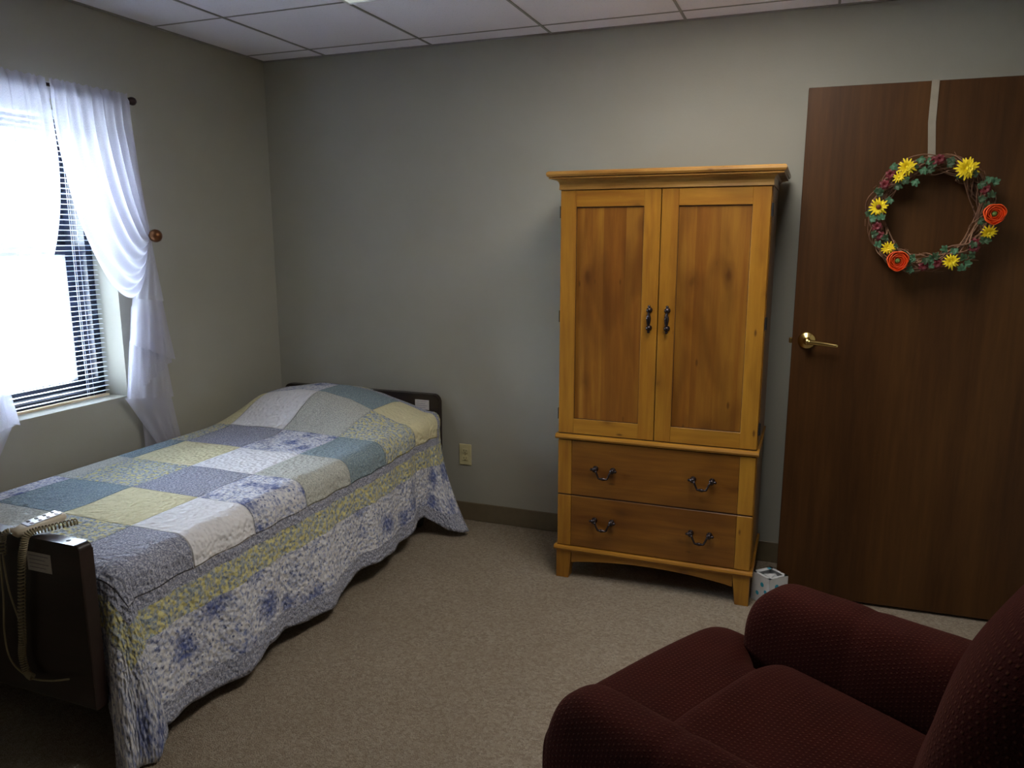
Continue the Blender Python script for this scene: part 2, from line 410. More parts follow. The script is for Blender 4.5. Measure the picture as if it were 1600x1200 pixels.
# blinds
t = thing('window_blind', 'white horizontal mini blinds hanging inside the window recess', 'blinds', (-.105, -1.38, .795))
bm = B(); nsl = 56; L = .30
for i in range(nsl):
    z = .028 + i * .0212; pts = []
    for q in range(5):
        a = -1 + q * .5
        pts.append((a * .0122, z - WZ0 * 0 + .0018 * (1 - a * a) + a * .0006))
    V = []
    for yy in (-L, L):
        V.append([bm.verts.new((px, yy, pz)) for px, pz in pts])
    for q in range(4): bm.faces.new((V[0][q], V[0][q + 1], V[1][q + 1], V[1][q]))
o = obj('slats', bm, M_slat, t); sm = o.modifiers.new('s', 'SOLIDIFY'); sm.thickness = .0006
obj('bottom_rail', box(B(), -.011, .011, -L, L, .0, .014, .003, 1), plain('rail', srgb(224, 206, 176), .4), t)
obj('head_rail', box(B(), -.014, .014, -L, L, 1.18, 1.203), M_slat, t)
bm = B()
for yy in (-.21, .215):
    tube(bm, [(.0135, yy, .01), (.0135, yy, 1.19)], .0006, 5); tube(bm, [(-.0135, yy, .01), (-.0135, yy, 1.19)], .0006, 5)
obj('ladder_cord', bm, M_slat, t)
bm = B(); tube(bm, [(.0, .195, .01), (.0, .195, 1.18)], .0011, 6); obj('lift_cord', bm, M_slat, t)

# curtain rod
t = thing('curtain_rod', 'thin dark curtain rod with round finial above the window', 'curtain rod', (0, 0, 2.06))
bm = B(); tube(bm, [(.07, -1.76, 0), (.07, -1.0, 0)], .007, 10); obj('rod', bm, M_drod, t, True)
for yy in (-.995, -1.765):
    s = 1 if yy > -1.4 else -1
    bm = B(); pr = [(.006, 0), (.010, .004), (.0125, .009), (.016, .018), (.0175, .026), (.016, .034), (.010, .042), (.0, .046)]
    lathe(bm, [(r, h * s) for r, h in pr], (.07, yy, 0), 'y', 16); obj('finial', bm, M_drod, t, True)
    bm = B(); tube(bm, [(0, yy - .02 * s, -.0), (.07, yy - .02 * s, 0)], .005, 8); box(bm, 0, .005, yy - .02 * s - .012, yy - .02 * s + .012, -.03, .03, .002, 1); obj('bracket', bm, M_drod, t)

# curtain holdbacks
for yy, lb in ((-.950, 'round bronze knob holdback gathering the right-hand sheer curtain'), (-1.810, 'bronze knob holdback just beyond the left edge, holding the left curtain')):
    t = thing('curtain_holdback', lb, 'holdback', (0, yy, 1.50))
    bm = B(); lathe(bm, [(.024, 0), (.024, .003), (.012, .007), (.007, .012), (.007, .075), (.012, .085), (.010, .09)], (0, 0, 0), 'x', 18); obj('stem', bm, M_drod, t, True)
    bm = B(); lathe(bm, [(.008, .09), (.018, .094), (.026, .104), (.029, .118), (.025, .132), (.014, .142), (0, .145)], (0, 0, 0), 'x', 20); obj('knob', bm, M_bronze, t, True)

# sheer curtains.  s=+1: right panel, s=-1: mirrored left panel about y=-1.38
def curtain(s, label):
    YC = -1.38
    def Y(y): return YC + s * (y - YC)
    root = thing('sheer_curtain', label, 'curtain', (0, 0, 0), 0, None)
    bm = B(); uvl = bm.loops.layers.uv.verify(); nu, nt = 110, 56; V = []
    for i in range(nu + 1):
        u = i / nu; row = []
        p0 = (lerp(-1.008, -1.372, u), 2.052)
        p1 = (lerp(-1.018, -1.425, u ** 1.1), lerp(1.82, 1.40, u))
        p2 = (lerp(-.992, -1.075, u), lerp(1.60, .945, u ** 1.15))
        p3 = (lerp(-.960, -.985, u), lerp(1.495, 1.475, u))
        for j in range(nt + 1):
            tt = j / nt; y, z = bez(p0, p1, p2, p3, tt)
            amp = .013 * (1 - tt) ** .7 + .012 * math.sin(PI * tt)
            ph = 2 * PI * (u * 7.5 + .25 * math.sin(5 * u)) + 1.1 * tt
            x = .089 + amp * (.55 + .45 * sst(0, .25, tt)) * math.sin(ph) + .003 * math.sin(2.3 * ph + 1) * (1 - tt) + .03 * math.sin(PI * tt) * u + .012 * tt
            y += .004 * math.cos(ph) * (1 - tt)
            row.append((x, Y(y), z))
        V.append(row)
    # header: ruffle above the rod
    VV = []
    for i in range(nu + 1):
        u = i / nu; y = lerp(-1.008, -1.372, u); ph = 2 * PI * (u * 7.5 + .25 * math.sin(5 * u))
        top = [(.086 + .005 * math.sin(ph + .5), Y(y), 2.082 + .003 * math.sin(2.2 * ph)), (.087 + .006 * math.sin(ph), Y(y), 2.066)]
        VV.append([bm.verts.new(p) for p in top + V[i]])
    m = len(VV[0])
    for i in range(nu):
        for j in range(m - 1):
            f = bm.faces.new((VV[i][j], VV[i + 1][j], VV[i + 1][j + 1], VV[i][j + 1]))
            for lp, (a, b) in zip(f.loops, ((i, j), (i + 1, j), (i + 1, j + 1), (i, j + 1))): lp[uvl].uv = (a * .008, b * .012)
    obj('swag', bm, M_sheer, root, True)
    # rod pocket: second layer of cloth behind
    bm = B(); V2 = []
    for i in range(nu + 1):
        u = i / nu; y = lerp(-1.008, -1.372, u); ph = 2 * PI * (u * 7.5 + .25 * math.sin(5 * u))
        V2.append([bm.verts.new((.053 + .006 * math.sin(ph), Y(y), z)) for z in (2.076, 2.05, 2.015)])
    for i in range(nu):
        for j in range(2): bm.faces.new((V2[i][j], V2[i + 1][j], V2[i + 1][j + 1], V2[i][j + 1]))
    obj('rod_pocket', bm, M_sheer, root, True)
    # tail: three cascading folds
    bm = B(); uvl = bm.loops.layers.uv.verify()
    def flap(quad, x, n=22, amp=.006, waves=3, ph=0):
        (a, b, c, d) = quad       # top-left, top-right, bottom-right, bottom-left in (y, z)
        W = []
        for i in range(n + 1):
            u = i / n; r = []
            for j in range(n + 1):
                q = j / n
                y = lerp(lerp(a[0], b[0], u), lerp(d[0], c[0], u), q); z = lerp(lerp(a[1], b[1], u), lerp(d[1], c[1], u), q)
                xx = x + amp * (.4 + q) * math.sin(2 * PI * waves * u + ph + q) + .008 * math.sin(PI * u)
                r.append(bm.verts.new((xx, Y(y), z)))
            W.append(r)
        for i in range(n):
            for j in range(n):
                f = bm.faces.new((W[i][j], W[i + 1][j], W[i + 1][j + 1], W[i][j + 1]))
                for lp, (p, q) in zip(f.loops, ((i, j), (i + 1, j), (i + 1, j + 1), (i, j + 1))): lp[uvl].uv = (p * .01, q * .02)
    flap([(-.985, 1.47), (-.945, 1.49), (-.911, 1.212), (-1.075, 1.235)], .085)
    flap([(-1.075, 1.235), (-.911, 1.212), (-.872, .940), (-1.115, 1.045)], .085, ph=0, amp=.008)
    flap([(-1.065, 1.20), (-.910, 1.20), (-.870, .925), (-1.130, .80)], .062, waves=5, amp=.007)
    flap([(-1.08, 1.05), (-.89, 1.00), (-.862, .76), (-1.125, .80)], .050, waves=4, amp=.004)
    flap([(-1.122, .80), (-.862, .76), (-.828, .55), (-.965, .545)], .040, waves=3, amp=.005)
    flap([(-1.03, .80), (-.88, .76), (-.83, .53), (-1.03, .53)], .026, waves=3, amp=.005)
    obj('tail', bm, M_sheer, root, True)
curtain(1, 'white sheer curtain panel swept right to a knob, its tail hanging by the bed')
curtain(-1, 'white sheer curtain panel swept left, cut by the photo\'s left edge')

# ------------------------------------------------------------------ ceiling lights
def troffer(cx, label, mat):
    t = thing('ceiling_light', label, 'ceiling light', (cx, -1.357, H))
    bm = B(); y0, y1 = -.602, .602; x0, x1 = -.297, .297
    for a in ((x0, x1, y0, y0 + .010), (x0, x1, y1 - .010, y1), (x0, x0 + .010, y0 + .010, y1 - .010), (x1 - .010, x1, y0 + .010, y1 - .010)):
        box(bm, a[0], a[1], a[2], a[3], -.012, -.004, .002, 1)
    obj('frame', bm, M_white, t)
    obj('lens', box(B(), x0 + .010, x1 - .010, y0 + .010, y1 - .010, -.008, -.0045), mat, t)
troffer(1.314, 'recessed ceiling light panel, its edge showing at the top of the photo', mat_emit('dim_lens', (.92, 1, .95, 1), .16))
troffer(2.534, 'recessed ceiling light panel over the armoire, above the frame', M_lens)

# ------------------------------------------------------------------ armoire
ax0, ax1, ay0, ay1 = 1.826, 2.652, -.480, -.045       # carcass; doors stand 20 mm proud to y=-.50
t = thing('armoire', 'honey pine armoire with two tall doors over two drawers', 'armoire', (ax0, ay0, 0))
lx = lambda x: x - ax0
W = ax1 - ax0; D = ay1 - ay0
def P(name, bm, mat, par=t, smooth=False): return obj(name, bm, mat, par, smooth)
bm = B()
box(bm, 0, .02, 0, D, .13, 1.685); box(bm, W - .02, W, 0, D, .13, 1.685); box(bm, .02, W - .02, D - .01, D, .13, 1.685)
box(bm, .02, W - .02, 0, D, 1.66, 1.685); box(bm, .02, W - .02, .004, D, .64, .66); box(bm, .02, W - .02, .004, D, .135, .155); box(bm, .02, W - .02, .0, .02, .375, .395)
P('carcass', bm, M_pineV)
# crown
def crown_ring(bm, outs):
    rings = []
    for o_, z in outs:
        rings.append([(-o_, -.02 - o_, z), (W + o_, -.02 - o_, z), (W + o_, D, z), (-o_, D, z)])
    loft(bm, rings)
bm = B()
crown_ring(bm, [(-.004, 1.680), (.004, 1.682), (.003, 1.692), (.003, 1.702), (.006, 1.712), (.014, 1.719), (.030, 1.7225), (.035, 1.7230), (.038, 1.7235), (.038, 1.7275), (.034, 1.729), (.043, 1.732), (.047, 1.740), (.046, 1.748), (.040, 1.753), (.0, 1.754)])
P('crown_moulding', bm, M_pineC)
# doors
def adoor(x0, x1, hx):
    z0, z1 = .664, 1.677; sw = .066; hr = .064
    bm = B(); box(bm, x0, x0 + sw, -.02, -.001, z0, z1, .0015, 1); box(bm, x1 - sw, x1, -.02, -.001, z0, z1, .0015, 1)
    d = P('door', bm, M_pineV)
    P('rail', box(B(), x0 + sw, x1 - sw, -.0195, -.001, z0, z0 + hr, .001, 1), M_pineH, d); P('rail', box(B(), x0 + sw, x1 - sw, -.0195, -.001, z1 - hr, z1, .001, 1), M_pineH, d)
    P('panel', box(B(), x0 + sw - .001, x1 - sw + .001, -.012, -.004, z0 + hr - .001, z1 - hr + .001), M_pineP, d)
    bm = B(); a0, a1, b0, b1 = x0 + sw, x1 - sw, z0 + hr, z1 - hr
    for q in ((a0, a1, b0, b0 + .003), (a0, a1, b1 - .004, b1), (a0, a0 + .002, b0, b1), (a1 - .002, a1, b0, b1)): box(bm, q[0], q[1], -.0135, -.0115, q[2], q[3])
    P('panel_edge_shade', bm, M_pineG, d).name = 'painted_edge_shade'  # thin dark strips: the shadow line round the panel, put in as colour
    # turned drop handle
    bm = B(); zc = 1.168
    for dz in (.036, -.036):
        lathe(bm, [(.0, 0), (.011, 0), (.012, -.003), (.007, -.007), (.005, -.013), (.010, -.016), (.011, -.020), (.007, -.024), (0, -.026)], (hx, -.02, zc + dz), 'y', 14)
        s = 1 if dz > 0 else -1
        lathe(bm, [(.004, 0), (.0085, .004 * s), (.0045, .009 * s), (.0065, .014 * s), (.005, .019 * s), (0, .021 * s)], (hx, -.036, zc + dz), 'z', 12)
    lathe(bm, [(.003, -.036), (.0045, -.026), (.007, -.018), (.0095, -.004), (.010, .004), (.0085, .012), (.0045, .019), (.006, .023), (.003, .027), (.003, .036)], (hx, -.040, zc), 'z', 14)
    P('handle', bm, M_iron, d, True)
adoor(.003, .4125, lx(2.208)); adoor(.4165, W - .003, lx(2.280))
bm = B(); box(bm, .003, W - .003, -.0155, -.002, .660, .6635); P('door_gap_shade', bm, M_pineG).name = 'painted_gap_shade'  # dark strip painting the shade in the gap below the doors
# hinges on the right side
for z in (1.593, 1.165, .747):
    bm = B(); box(bm, W - .001, W + .003, -.019, .006, z - .024, z + .024); lathe(bm, [(.004, -.024), (.004, .024)], (W + .003, -.010, z), 'z', 8); P('hinge', bm, M_black)
for z in (1.593, 1.165, .747):
    bm = B(); box(bm, -.001, .001, -.019, .006, z - .024, z + .024); P('hinge', bm, M_black)
# half-round rails
def halfround(z, r, out, name):
    bm = B(); rings = []
    for x in (-out, W + out):
        rings.append([(x, -.004 - out, z - r), (x, -.020, z - r * .95), (x, -.031, z - r * .6), (x, -.0345, z), (x, -.031, z + r * .6), (x, -.020, z + r * .95), (x, D * .98, z + r), (x, D * .98, z - r)])
    loft(bm, rings); P(name, bm, M_pineH, smooth=False)
halfround(.6475, .0125, .008, 'waist_moulding'); halfround(.139, .0125, .010, 'base_moulding')
# drawers
def drawer(z0, z1, hz):
    bm = B(); box(bm, .064, W - .064, -.0185, -.001, z0, z1, .001, 1); d = P('drawer', bm, M_pineD)
    P('stile', box(B(), .003, .063, -.020, -.001, z0, z1, .001, 1), M_pineV, d); P('stile', box(B(), W - .063, W - .003, -.020, -.001, z0, z1, .001, 1), M_pineV, d)
    for hx in (lx(2.035), lx(2.4465)):
        bm = B()
        for s in (-1, 1):
            lathe(bm, [(.0, .000), (.012, .0), (.0125, -.003), (.006, -.007), (.006, -.014), (.0105, -.017), (.0115, -.022), (.009, -.027), (0, -.029)], (hx + s * .038, -.0185, hz), 'y', 14)
            lathe(bm, [(.004, 0), (.008, .006 * s), (.005, .012 * s), (.007, .016 * s), (0, .021 * s)], (hx + s * .038, -.038, hz), 'x', 12)
        pts = []; rad = []
        for i in range(25):
            a = i / 24; xx = -.032 + .064 * a
            dz = -.034 * min(1, math.sin(PI * a) * 1.55) ** 1.0
            pts.append((hx + xx * (1.02 if abs(xx) > .03 else 1), -.044, hz - .002 + dz)); rad.append(.0042 + .0036 * math.exp(-((a - .5) / .13) ** 2))
        tube(bm, pts, rad, 8)
        P('handle', bm, M_iron, d, True)
drawer(.390, .632, .517); drawer(.154, .383, .285)
bm = B(); box(bm, .003, W - .003, -.016, -.002, .3835, .3895); P('drawer_gap_shade', bm, M_pineG).name = 'painted_gap_shade'  # shade between the two drawers, laid in as a dark strip
# plinth: feet and arched apron
for a, b, s in ((0, .068, 1), (W - .068, W, -1)):
    bm = B(); e0, e1 = (a, b - .012) if s > 0 else (a + .012, b)
    poly = [(e0, 0), (e1, 0), (b, .128) if s > 0 else (e1, .128), (e0, .128) if s > 0 else (a, .128)]
    if s < 0: poly = [(a + .014, 0), (b, 0), (b, .128), (a, .128)]
    prism(bm, poly, -.022, .03); P('foot', bm, M_pineV)
    bm = B(); box(bm, a if s > 0 else b - .05, a + .05 if s > 0 else b, D - .05, D, 0, .128); P('foot', bm, M_pineV)
bm = B(); top = [(W - .068, .128), (.068, .128)]; arc = []
for i in range(25):
    q = i / 24; x = .068 + (W - .136) * q; arc.append((x, .074 + .030 * math.sin(PI * q) ** .8))
prism(bm, arc + top, -.018, .0); P('apron', bm, M_pineH)
P('side_apron', box(B(), 0, .018, .03, D - .05, .085, .128), M_pineV); P('side_apron', box(B(), W - .018, W, .03, D - .05, .085, .128), M_pineV)

# ------------------------------------------------------------------ door, open against the back wall
ang = math.radians(2.0)
dt = struct('door_1', box(B(), 0, .912, .0, .044, .012, 2.044, .0015, 1), M_door); dt.location = (2.751, -.334, 0); dt.rotation_euler = (0, 0, ang)
bm = B(); lathe(bm, [(0, 0), (.034, 0), (.0345, -.004), (.030, -.010), (.016, -.014), (.0115, -.018), (.0105, -.040), (.013, -.045), (.012, -.056), (0, -.058)], (.055, 0, 1.088), 'y', 28); r_ = obj('door_handle', bm, M_brass, dt, True)
bm = B(); pts = []; rad = []
for i in range(16):
    a = i / 15; pts.append((.055 + .112 * a, -.050 + .004 * math.sin(PI * a), 1.088 - .012 * a)); rad.append(.0105 - .0035 * a)
tube(bm, pts, rad, 10); obj('lever', bm, M_brass, r_, True)
bm = B(); box(bm, -.012, .002, .014, .028, 1.073, 1.095, .003, 1); obj('latch_bolt', bm, M_brass, dt)
for z in (.25, 1.05, 1.85):
    bm = B(); lathe(bm, [(.007, -.045), (.007, .045)], (.918, .006, z), 'z', 10); box(bm, .906, .918, -.001, .004, z - .045, z + .045); obj('hinge', bm, M_brass, dt)

# wreath hanger ribbon
t = thing('wreath_hanger', 'pale grey strap hooked over the door top, holding the wreath', 'hanger', (2.751, -.334, 0), ang)
bm = B(); pts = [(.424, -.0025, 2.0455), (.424, -.0025, 1.755)]
V = [[bm.verts.new((x, y, z)) for x in (-.0125 + .426, .0125 + .426)] for y, z in ((.052, 1.99), (.050, 2.047), (-.003, 2.047), (-.0035, 1.9), (-.0035, 1.752))]
V[-1][0].co.x += .012; V[-1][1].co.x += .012
for a, b in zip(V, V[1:]): bm.faces.new((a[0], a[1], b[1], b[0]))
o = obj('strap', bm, M_ribbon, t); s_ = o.modifiers.new('s', 'SOLIDIFY'); s_.thickness = .001

# ------------------------------------------------------------------ wreath
WC = Vector((3.190, -.372, 1.572)); RW = .177
t = thing('wreath', 'grapevine wreath with yellow, orange and maroon flowers on the brown door', 'wreath', WC, 0)
M_twig = wood('grapevine', srgb(112, 78, 58), srgb(70, 44, 34), srgb(146, 108, 82), 'x', 0, .8, 0)
M_leaf = plain('leaf', srgb(66, 108, 78), .6, 0, .35, 60); M_leafd = plain('leaf_dark', srgb(48, 74, 46), .6, 0, .3, 60)
M_yel = plain('petal_yellow', srgb(240, 214, 20), .6, 0, .08); M_or = plain('petal_orange', srgb(238, 84, 14), .55, 0, .1)
M_mar = plain('petal_maroon', srgb(104, 24, 34), .6, 0, .2); M_ctr = plain('flower_centre', srgb(92, 112, 50), .7); M_brown = plain('brown_centre', srgb(90, 36, 16), .8)
bm = B()
for i in range(26):
    ph = random.uniform(0, 2 * PI); tw = random.choice((2, 3, 4, 5)) * random.choice((-1, 1)); rr = random.uniform(.010, .040); pts = []
    n = 70; a0 = random.uniform(0, 2 * PI); span = 2 * PI * random.uniform(.6, 1.0); el = random.uniform(-.006, .006)
    for k in range(n + 1):
        a = a0 + span * k / n; r = RW + rr * math.cos(tw * a + ph) + el * math.sin(3 * a); y = rr * .75 * math.sin(tw * a + ph)
        pts.append((r * math.cos(a), y, r * math.sin(a)))
    tube(bm, pts, random.uniform(.0016, .0034), 5)
for i in range(26):
    a = random.uniform(0, 2 * PI); r = RW + random.choice((-.036, .034)); b = a + random.uniform(-.5, .5); L = random.uniform(.01, .035)
    p = Vector((r * math.cos(a), random.uniform(-.02, .01), r * math.sin(a))); tube(bm, [p, p + Vector((math.cos(b) * L * .3 - math.sin(b) * L, random.uniform(-.01, .01), math.sin(b) * L * .3 + math.cos(b) * L))], .0011, 4)
obj('vine_ring', bm, M_twig, t, True)
def petal(bm, c, dirv, nrm, L, wd, curl=.3, n=5, tipw=.3):
    dirv = dirv.normalized(); sd = dirv.cross(nrm).normalized(); rows = []
    for k in range(n + 1):
        q = k / n; wq = wd * (math.sin(PI * min(1, q * .78 + .12)) if tipw < .5 else (.35 + .65 * math.sin(PI * .5 * min(1, q * 1.6))) * (1 if q < .8 else .75))
        cpos = c + dirv * L * q + nrm * (curl * L * (q - q * q * 1.5)); rows.append([bm.verts.new(cpos + sd * wq * s * .5 + nrm * (abs(s) * wq * .18)) for s in (-1, 0, 1)])
    for a, b in zip(rows, rows[1:]):
        for j in (0, 1): bm.faces.new((a[j], a[j + 1], b[j + 1], b[j]))
NRM = Vector((0, -1, 0))
def at(x, z, y=-.045): return Vector((x - WC.x, y, z - WC.z))
def daisy(x, z, R, layers=3, n=16, brown=False, tilt=(0, 0)):
    bm = B(); c = at(x, z); nr = (NRM + Vector((tilt[0], 0, tilt[1]))).normalized(); e1 = nr.cross(Vector((0, 0, 1))).normalized(); e2 = nr.cross(e1)
    for l in range(layers):
        for k in range(n - 2 * l):
            a = 2 * PI * (k + .37 * l) / (n - 2 * l) + random.uniform(-.1, .1); Lr = R * (1 - .22 * l) * random.uniform(.85, 1.08)
            d = e1 * math.cos(a) + e2 * math.sin(a) + nr * (.15 + .35 * l)
            petal(bm, c + nr * .003 * l, d, nr, Lr, R * .24, .2)
    f = obj('yellow_flower', bm, M_yel, t, True)
    bm = B(); bmesh.ops.create_icosphere(bm, subdivisions=2, radius=R * (.27 if brown else .2)); bmesh.ops.translate(bm, verts=bm.verts, vec=c + nr * R * .3); obj('flower_centre', bm, M_brown if brown else M_yel, f, True)
daisy(3.099, 1.737, .033, 4); daisy(3.076, 1.703, .022, 2, 11); daisy(3.289, 1.728, .040, 4, 18); daisy(3.018, 1.599, .034, 2, 15, True)
daisy(3.062, 1.452, .026, 3, 13); daisy(3.377, 1.508, .029, 3, 13, tilt=(0, -.4)); daisy(3.270, 1.405, .030, 4, 14)
def ranunculus(x, z, R):
    bm = B(); c = at(x, z, -.05)
    for l in range(5):
        rl = R * (1 - .155 * l); hgt = R * (.62 - .05 * l); n = 40; rings = []
        for k, (rr, hh) in enumerate(((.35, 0), (.85, .12), (1.0, .45), (1.02, .78), (.95, 1.0))):
            ring_ = []
            for s in range(n):
                a = 2 * PI * s / n; wv = 1 + .05 * math.sin(3 * a + l * 1.9) + .02 * math.sin(7 * a + l)
                ring_.append(c + Vector((math.cos(a) * rl * rr * wv, -(hgt * hh * (1 + .10 * math.sin(2 * a + 1.7 * l))), math.sin(a) * rl * rr * wv)))
            rings.append(ring_)
        loft(bm, rings, True, False)
    f = obj('orange_flower', bm, M_or, t, True); m = f.modifiers.new('s', 'SOLIDIFY'); m.thickness = .0012
    bm = B(); bmesh.ops.create_icosphere(bm, subdivisions=2, radius=R * .26); bmesh.ops.translate(bm, verts=bm.verts, vec=c + Vector((0, -R * .26, 0))); obj('flower_centre', bm, M_ctr, f, True)
ranunculus(3.386, 1.570, .035); ranunculus(3.096, 1.406, .036)
for x, z in ((3.203, 1.762), (3.050, 1.714), (3.033, 1.679), (3.02, 1.529), (3.031, 1.495), (3.355, 1.655), (3.340, 1.470), (3.185, 1.387), (3.227, 1.395), (3.185, 1.755), (3.34, 1.455)):
    bm = B(); c = at(x, z, -.036)
    for l in range(3):
        for k in range(7):
            a = 2 * PI * k / 7 + l * .5; petal(bm, c, Vector((math.cos(a), -.2 - .6 * l, math.sin(a))), NRM, .019 - .004 * l, .014, .5)
    obj('maroon_flower', bm, M_mar, t, True)
lv = [(3.138, 1.767), (3.165, 1.758), (3.052, 1.746), (3.149, 1.730), (3.109, 1.693), (3.128, 1.690), (3.236, 1.764), (3.364, 1.695), (3.376, 1.678), (3.340, 1.676), (3.374, 1.629), (3.027, 1.649), (3.058, 1.628), (2.995, 1.556), (3.030, 1.556), (2.990, 1.575), (3.253, 1.449), (3.277, 1.450), (3.213, 1.414), (3.152, 1.418), (3.203, 1.392), (3.307, 1.375), (3.148, 1.378), (3.317, 1.397), (3.026, 1.458), (3.341, 1.428), (3.371, 1.476)]
for k in range(26):
    a = 2 * PI * (k + random.random() * .6) / 26; rr = RW + random.choice((-.02, .0, .022)); lv.append((WC.x + rr * math.cos(a), WC.z + rr * math.sin(a)))
for i, (x, z) in enumerate(lv):
    bm = B(); c = at(x, z, -.034 - random.random() * .012); a0 = random.uniform(0, 2 * PI)
    for k, (da, s) in enumerate(((0, 1), (.7, .85), (-.7, .85), (1.5, .6), (-1.5, .6))):
        a = a0 + da; petal(bm, c, Vector((math.cos(a), random.uniform(-.5, -.1), math.sin(a))), NRM, .024 * s, .013 * s, .25)
    obj('leaf', bm, M_leaf if i < 27 and (x, z) not in ((3.236, 1.764), (3.027, 1.649), (3.341, 1.428), (3.371, 1.476), (3.374, 1.629)) else M_leafd, t, True)

# ------------------------------------------------------------------ wall outlet
t = thing('wall_outlet', 'almond duplex wall outlet between the bed and the armoire', 'outlet', (1.1575, 0, .362))
obj('cover_plate', box(B(), -.035, .035, -.006, 0, -.057, .057, .003, 2), M_outlet, t)
for z in (.0195, -.0195):
    bm = B(); box(bm, -.0165, .0165, -.0085, -.005, z - .0135, z + .0135, .003, 2); r = obj('receptacle', bm, M_outlet, t)
    bm = B(); box(bm, -.0075, -.0055, -.0092, -.007, z - .002, z + .007); box(bm, .0055, .0075, -.0092, -.007, z - .001, z + .006); lathe(bm, [(.0024, -.0092), (.0024, -.007)], (0, 0, z - .007), 'y', 8); obj('slot', bm, M_dark, r)
bm = B(); lathe(bm, [(.0032, -.0072), (.0032, -.005)], (0, 0, 0), 'y', 10); obj('screw', bm, M_brass, t)

# ------------------------------------------------------------------ bed
t = thing('bed', 'single bed with dark wood-grain headboard and footboard', 'bed', (.55, -1.12, 0))
def board(name, y0, y1, z0, z1, r=.035, side=.4835):
    bm = B(); poly = [(-side, z0), (side, z0)]
    for k in range(9): a = PI / 2 * k / 8; poly.append((side - r + r * math.cos(a), z1 - r + r * math.sin(a)))
    for k in range(9): a = PI / 2 + PI / 2 * k / 8; poly.append((-side + r + r * math.cos(a), z1 - r + r * math.sin(a)))
    prism(bm, poly, y0 + 1.12, y1 + 1.12)
    es = [e for e in bm.edges if abs(e.verts[0].co.y - e.verts[1].co.y) < 1e-6]
    bmesh.ops.bevel(bm, geom=es, offset=.005, segments=2, profile=.5, affect='EDGES')
    return obj(name, bm, M_bed, t)
hb = board('headboard', -.062, -.024, .12, .684); fb = board('footboard', -2.206, -2.163, .20, .684, .018)
def paper(par, x0, x1, z0, z1, y, name='label_sticker'):
    p = obj(name, box(B(), x0 - .55, x1 - .55, y - .0008 + 1.12, y + 1.12, z0, z1), M_label, par)
    bm = B(); n = 4
    for i in range(n):
        zz = z1 - (z1 - z0) * (i + .8) / (n + .8); box(bm, x0 - .55 + .008, x1 - .55 - .010 - .012 * (i % 2), y - .0012 + 1.12, y - .0007 + 1.12, zz - .0012, zz + .0012)
    obj('print', bm, M_ink, p)
paper(hb, .897, .979, .601, .653, -.0625); paper(fb, .833, .924, .588, .643, -.2065 - 2.0)
bm = B(); lathe(bm, [(.006, .6835), (.006, .6846)], (.97 - .55, -2.184 + 1.12, 0), 'z', 12); obj('screw_hole', bm, M_dark, fb)
box_ = B(); box(box_, -.44, .44, -.98, .98, .30, .36, .005, 1); obj('bed_deck', box_, M_black, t)
obj('mattress', box(B(), -.455, .455, -.99, 1.045, .37, .565, .045, 4), M_mattress, t, True)
for x in (-.42, .42):
    for y in (-.93, .93):
        bm = B(); box(bm, x - .02, x + .02, y - .02, y + .02, .08, .31); lathe(bm, [(.036, -.012), (.038, -.008), (.038, .008), (.036, .012)], (x, y, .038), 'x', 16); obj('leg', bm, M_black, t)

# quilt
def topz(x, y):
    P_ = sst(-.74, -.36, y) * (1 - .25 * sst(-.20, -.06, y))
    xs = [.0, .10, .175, .40, .56, .70, .79, .97, 1.1]; qs = [.0, .28, .74, 1.0, .99, .80, .58, .10, 0]
    return .58 + .145 * P_ * float(np.interp(x, xs, qs))
RC = .06; ARC = RC * PI / 2
def fold(u):
    """distance past the flat top -> (outward, down)"""
    if u <= 0: return 0, 0
    if u < ARC: return RC * math.sin(u / RC), RC * (1 - math.cos(u / RC))
    return RC, RC + (u - ARC)
hem_y = [-2.08, -2.03, -1.93, -1.81, -1.70, -1.636, -1.59, -1.49, -1.34, -1.216, -1.10, -1.0, -.9, -.71, -.56, -.45, -.34, -.2, -.05]
hem_z = [.085, .085, .075, .050, .045, .060, .090, .085, .060, .052, .066, .098, .102, .085, .085, .105, .110, .03, .012]
def side_pt(u, v):
    out, dn = fold(u - 1.0)
    e = max(0, u - 1.0 - ARC); s = e / .446
    hz = float(np.interp(v, hem_y, hem_z)); zend = .52 - .446
    z = topz(1.0, v) - dn + (hz - zend) * s * s
    x = 1.0 + out + .045 * s + .016 * s * math.sin(2 * PI * (v / .42) + 1.0) + .005 * math.sin(2 * PI * v / .17 + 2 * s)
    y = v
    hf = sst(-.52, -.36, v)
    x += -.055 * s * math.exp(-((v + .37) / .075) ** 2) + .15 * s * s * sst(-.32, -.10, v)
    y += -.10 * s * sst(-.35, -.05, v) - .06 * sst(-.30, -.05, v) * min(1, (u - 1.0) / .1)
    return x, y, max(z, .010 + .004 * math.sin(u * 60 + v * 20))
bm = B(); uvl = bm.loops.layers.uv.verify()
def grid(fn, us, vs):
    Vt = [[bm.verts.new(fn(u, v)[:3]) for v in vs] for u in us]; UV = [[fn(u, v)[3:] if len(fn(u, v)) > 3 else (u, v) for v in vs] for u in us]
    for i in range(len(us) - 1):
        for j in range(len(vs) - 1):
            f = bm.faces.new((Vt[i][j], Vt[i + 1][j], Vt[i + 1][j + 1], Vt[i][j + 1]))
            for lp, (a, b) in zip(f.loops, ((i, j), (i + 1, j), (i + 1, j + 1), (i, j + 1))): lp[uvl].uv = UV[a][b]
